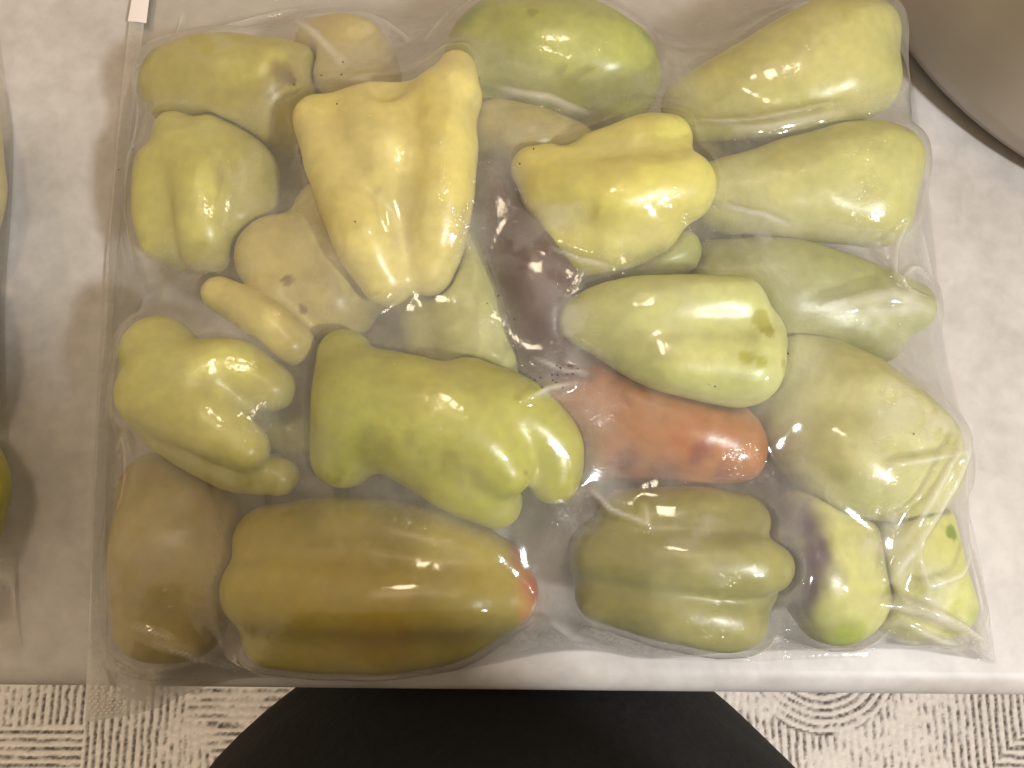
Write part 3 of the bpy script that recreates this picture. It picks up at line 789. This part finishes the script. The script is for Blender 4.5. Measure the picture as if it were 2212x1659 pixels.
# water drops clinging to the film
def droplets():
    m, nt, b, out = new_mat('water_drop')
    nt.nodes.remove(b)
    tr = N(nt, 'ShaderNodeBsdfTransparent'); gl = N(nt, 'ShaderNodeBsdfGlossy'); gl.inputs['Roughness'].default_value = 0.05
    mx = N(nt, 'ShaderNodeMixShader'); mx.inputs[0].default_value = 0.08
    nt.links.new(tr.outputs[0], mx.inputs[1]); nt.links.new(gl.outputs[0], mx.inputs[2]); nt.links.new(mx.outputs[0], out.inputs['Surface'])
    spots = [(1180,800,70,60),(1270,690,60,30),(1330,720,90,30),(1560,690,60,16),(1560,310,50,36),(1130,560,60,30),(1050,700,60,18),(1850,960,110,60),(1900,1180,50,60),(1880,1090,60,40),
             (1740,800,50,30),(1230,870,50,24),(830,840,50,12),(1300,1060,60,20),(1590,1240,50,8),(1740,1240,40,14),(1240,520,50,18),(1420,400,120,14),(1750,180,90,14),(1900,380,80,10),
             (500,580,24,6),(420,1330,70,12),(1050,410,20,14),(1300,160,70,10),(1220,250,60,12),(560,960,60,5),(1080,1280,50,4),(1960,1330,80,40),(1480,990,130,40)]
    P2 = BAG_XY.reshape(-1, 2); Hh = BAG_H.ravel()
    gx, gy = np.gradient(BAG_H)
    V, F = [], []
    rng = np.random.default_rng(4)
    for px, py, sp, n in spots:
        for _ in range(n):
            a = at(px + rng.normal() * sp * .5, py + rng.normal() * sp * .5, 0.045)[0]
            i = int(np.argmin(((P2 - a[:2]) ** 2).sum(1)))
            iu, iv = divmod(i, BAG_H.shape[1])
            if not (2 < iu < BAG_H.shape[0] - 3 and 2 < iv < BAG_H.shape[1] - 3): continue
            p = np.array([P2[i, 0], P2[i, 1], Hh[i]])
            e1 = np.array([*(BAG_XY[iu+1, iv] - BAG_XY[iu-1, iv]), BAG_H[iu+1, iv] - BAG_H[iu-1, iv]]); e1 /= np.linalg.norm(e1)
            e2 = np.array([*(BAG_XY[iu, iv+1] - BAG_XY[iu, iv-1]), BAG_H[iu, iv+1] - BAG_H[iu, iv-1]])
            nn = np.cross(e1, e2); nn /= np.linalg.norm(nn); e2 = np.cross(nn, e1)
            r = 0.00022 + 0.0005 * rng.random() ** 3
            el = 1 + rng.random() * 0.8
            b0 = len(V)
            for ring, hh in ((1.0, 0.0), (0.72, 0.42), (0.3, 0.6)):
                for k in range(8):
                    t = k * math.pi / 4
                    V.append(p + e1 * r * el * ring * math.cos(t) + e2 * r * ring * math.sin(t) + nn * (r * hh + 0.00004))
            V.append(p + nn * r * 0.66)
            for q in range(2):
                for k in range(8):
                    F.append((b0+q*8+k, b0+q*8+(k+1) % 8, b0+q*8+8+(k+1) % 8, b0+q*8+8+k))
            for k in range(8): F.append((b0+16+k, b0+16+(k+1) % 8, b0+24))
    o = mesh_obj('water_drops', V, F, m, bag_root)
    o['kind'] = 'stuff'
droplets()

def crumbs():
    m = mat_plain('dark_crumb', (0.05, 0.035, 0.025), 0.8)
    rng = np.random.default_rng(9)
    spots = [(265,300),(212,325),(735,240),(770,480),(1050,655),(1078,640),(1975,935),(1120,360),(1150,330),(640,190),(1545,835),(1110,690),(1690,770)]
    spots += [(1215 + rng.normal() * 28, 805 + rng.normal() * 14) for _ in range(16)] + [(740 + rng.normal() * 30, 150 + rng.normal() * 40) for _ in range(4)]
    P2 = BAG_XY.reshape(-1, 2); Hh = BAG_H.ravel()
    V, F = [], []
    for px, py in spots:
        a = at(px, py, 0.045)[0]
        i = int(np.argmin(((P2 - a[:2]) ** 2).sum(1)))
        a = at(px, py, Hh[i])[0]; i = int(np.argmin(((P2 - a[:2]) ** 2).sum(1)))
        p = np.array([*P2[i], Hh[i] + 0.0001]); b0 = len(V); n = 6
        for k in range(n):
            r = 0.0003 * (0.6 + rng.random()); t = 2 * math.pi * k / n
            V.append(p + np.array([r * math.cos(t), r * math.sin(t), 0]))
        V.append(p + np.array([0, 0, 0.0003]))
        for k in range(n): F.append((b0 + k, b0 + (k + 1) % n, b0 + n))
    o = mesh_obj('dark_crumbs', V, F, m, bag_root, smooth=False); o['kind'] = 'stuff'
crumbs()

# second bag, only its right side reaches into the picture
PEP2 = [
 dict(label='yellow green pepper bulging at the edge of the neighbouring bag', a=(0.45,0.42,0.06), b=(0.42,0.42,0.08), k=0.006,
      lobes=[[(-130,1000,.028,110),(-108,1050,.03,108),(-115,1130,.028,100)]]),
 dict(label='pale cream pepper inside the neighbouring bag beside the seal', a=(0.55,0.48,0.28), b=(0.50,0.44,0.24), k=0.006,
      lobes=[[(-140,280,.028,120),(-128,380,.03,118),(-138,470,.028,112)]]),
 dict(label='dull green pepper between the cream and yellow ones in the neighbouring bag', a=(0.30,0.32,0.10), b=(0.34,0.34,0.12), k=0.006,
      lobes=[[(-150,640,.028,110),(-135,740,.029,112),(-145,820,.028,105)]]),
]
peps2 = build_peppers(PEP2, 'peppers in the neighbouring bag')
bag('plastic_bag', [(-420,1440),(-420,800),(-420,60)], [(-420,1440),(-150,1420),(48,1400)],
    [(48,1400),(38,1200),(24,1050),(14,850),(12,640),(24,480),(30,300),(14,180),(0,80)], [(-420,60),(-200,70),(0,80)],
    peps2, [([(20,1220),(34,1300),(44,1390)], .004, .002, .0016), ([(10,560),(22,460),(24,330)], .01, .002, .0016)],
    'neighbouring plastic bag of peppers whose edge lies beside the left seal', (), 130, 330)

# ------------------------------------------------------------------ steel pot
def pot():
    c = (0.318, 0.283); R = 0.166
    prof = [(0.0, 0.0012), (R - 0.016, 0.0012), (R - 0.010, 0.0022), (R - 0.004, 0.006), (R - 0.001, 0.012), (R, 0.020), (R, 0.10), (R, 0.128), (R + 0.004, 0.131), (R + 0.005, 0.133), (R + 0.003, 0.135), (R - 0.002, 0.134), (R - 0.0025, 0.128), (R - 0.0025, 0.02), (R - 0.012, 0.006), (0.0, 0.006)]
    n = 160
    V, F = [], []
    for (r, z) in prof:
        for k in range(n):
            a = 2 * math.pi * k / n
            V.append((r * math.cos(a), r * math.sin(a), z))
    for i in range(len(prof) - 1):
        for k in range(n):
            F.append((i*n+k, i*n+(k+1) % n, (i+1)*n+(k+1) % n, (i+1)*n+k))
    root = empty('cooking_pot', (c[0], c[1], 0.0))
    tag(root, 'wide glossy grey brown pot standing behind the bag on the counter', 'pot')
    body = mesh_obj('pot_body', V, F, M_STEEL, None)
    body.parent = root
    for sgn in (-1, 1):                                   # loop handles, away from the picture
        V, F = [], []
        m, q = 18, 8
        for i in range(m):
            a = math.pi * i / (m - 1)
            pc = np.array([sgn * (R - 0.001 + 0.034 * math.sin(a)), 0.045 * math.cos(a), 0.100])
            dirv = np.array([sgn * math.sin(a), math.cos(a), 0])
            for k in range(q):
                t = 2 * math.pi * k / q
                V.append(pc + 0.0045 * (math.cos(t) * dirv + math.sin(t) * np.array([0, 0, 1])))
        for i in range(m - 1):
            for k in range(q):
                F.append((i*q+k, i*q+(k+1) % q, (i+1)*q+(k+1) % q, (i+1)*q+k))
        hd = mesh_obj('handle', V, F, M_STEEL, None); hd.parent = root
    root.rotation_euler = (0, 0, math.radians(-45))
pot()

# ------------------------------------------------------------------ the person standing at the counter
def person():
    root = empty('person', (0.02, -0.30, FLOOR_Z + 0.009))
    tag(root, 'person in black clothes standing up against the counter edge', 'person')
    ox, z0 = 0.02, FLOOR_Z + 0.012
    c = lambda pts: catmull(np.array([[x + ox, y, z + z0, r] for x, y, z, r in pts]), 4) if len(pts) > 2 else np.array([[x + ox, y, z + z0, r] for x, y, z, r in pts])
    cloth = []
    for s in (-1, 1):
        cloth.append(c([(s*.10,-.275,.98,.12),(s*.105,-.255,.78,.105),(s*.11,-.275,.48,.070),(s*.11,-.30,.30,.062),(s*.11,-.31,.10,.050)]))
        cloth.append(c([(s*.13,-.305,1.34,.072),(s*.205,-.31,1.31,.060),(s*.245,-.38,1.08,.050),(s*.255,-.39,.86,.036)]))
    cloth.append(c([(-.06,-.29,.93,.13),(.06,-.29,.93,.13)]))
    cloth.append(c([(-.012,-.30,.88,.165),(-.026,-.295,.70,.228),(-.02,-.300,.50,.175),(-.02,-.31,.30,.16)]))
    cloth.append(c([(-.032,-.20,.54,.10),(-.032,-.178,.66,.112),(-.032,-.190,.78,.110),(-.032,-.213,.88,.112),(-.03,-.232,1.0,.115),(-.01,-.232,1.14,.12),(0,-.25,1.25,.12)]))
    cloth.append(c([(-.05,-.30,1.05,.115),(.05,-.30,1.05,.115)]))
    cloth.append(c([(-.12,-.232,1.22,.115),(.100,-.228,1.22,.115)]))
    cloth.append(c([(-.09,-.240,1.08,.112),(.080,-.236,1.08,.112)]))
    cloth.append(c([(0,-.30,1.05,.13),(0,-.30,1.25,.115),(0,-.33,1.36,.075)]))
    P = grid_for(np.array([-.36+ox,-.56,z0+.03]), np.array([.36+ox,-.03,z0+1.45]), 0.011)
    D = None
    for ch in cloth:
        q = chain_sdf(P, ch); D = q if D is None else smin(D, q, 0.035)
    D = D + 0.004 * noise3(P, 14, 6, 2)
    V, F = surface_nets(D, P[0, 0, 0], 0.011)
    o = mesh_obj('black_outfit', V, F, M_CLOTH, root)
    # head, neck and hands as one skin surface
    skin = [c([(0,-0.330,1.36,.052),(0,-0.315,1.44,.050)]), c([(0,-0.305,1.50,.076),(0,-0.315,1.575,.086)]), c([(0,-0.255,1.485,.050),(0,-0.260,1.53,.052)]),
            c([(0,-0.222,1.535,.008),(0,-0.208,1.512,.013)]), c([(-.086,-0.315,1.535,.014),(-.088,-0.315,1.505,.012)]), c([(.086,-0.315,1.535,.014),(.088,-0.315,1.505,.012)]),
            c([(-.022,-0.212,1.478,.006),(.022,-0.212,1.478,.006)])]
    P = grid_for(np.array([-.11+ox,-.42,z0+1.34]), np.array([.11+ox,-.18,z0+1.68]), 0.006)
    D = None
    for ch in skin:
        q = chain_sdf(P, ch); D = q if D is None else smin(D, q, 0.014)
    V, F = surface_nets(D, P[0, 0, 0], 0.006)
    mesh_obj('head', V, F, M_SKINP, root)
    for s in (-1, 1):
        hd = [c([(s*.255,-.39,.88,.026),(s*.256,-.38,.83,.027)]), c([(s*.256,-.362,.80,.016),(s*.256,-.395,.80,.016)]), c([(s*.256,-.366,.765,.016),(s*.256,-.398,.765,.015)])]
        for k, ln in enumerate((.068, .078, .072, .056)):
            y = -.352 - k * .0165
            hd.append(c([(s*.256,y,.76,.0090),(s*.250,y+.004,.76-ln*.5,.0085),(s*.240,y+.008,.76-ln*.95,.0072)]))
        hd.append(c([(s*.252,-.358,.815,.012),(s*.244,-.330,.785,.0105),(s*.238,-.322,.752,.0088)]))
        P = grid_for(np.array([min(s*.22, s*.29)+ox,-.45,z0+.66]), np.array([max(s*.22, s*.29)+ox,-.30,z0+.92]), 0.003)
        D = None
        for ch in hd:
            q = chain_sdf(P, ch); D = q if D is None else smin(D, q, 0.004)
        V, F = surface_nets(D, P[0, 0, 0], 0.003)
        mesh_obj('hand', V, F, M_SKINP, root)
        P = grid_for(np.array([s*.11-.07+ox,-.40,z0-.02]), np.array([s*.11+.07+ox,-.12,z0+.13]), 0.006)
        D = smin(chain_sdf(P, c([(s*.11,-.33,.045,.043),(s*.11,-.24,.040,.044),(s*.112,-.18,.032,.036)])), chain_sdf(P, c([(s*.11,-.31,.11,.048),(s*.11,-.31,.05,.045)])), .02)
        D = smax(D, (z0 - 0.001) - P[..., 2], 0.004)
        V, F = surface_nets(D, P[0, 0, 0], 0.006)
        mesh_obj('shoe', V, F, M_HAIR, root)
    P = grid_for(np.array([-.12+ox,-.44,z0+1.38]), np.array([.12+ox,-.19,z0+1.70]), 0.006)
    D = smin(chain_sdf(P, c([(0,-0.325,1.50,.082),(0,-0.325,1.585,.094)])), chain_sdf(P, c([(-.04,-0.270,1.60,.05),(.04,-0.270,1.60,.05)])), .02)
    D = smax(D, chain_sdf(P, c([(0,-0.210,1.46,.088),(0,-0.210,1.545,.078)])) * -1, .01)
    V, F = surface_nets(D, P[0, 0, 0], 0.006)
    mesh_obj('hair', V, F, M_HAIR, root)
person()
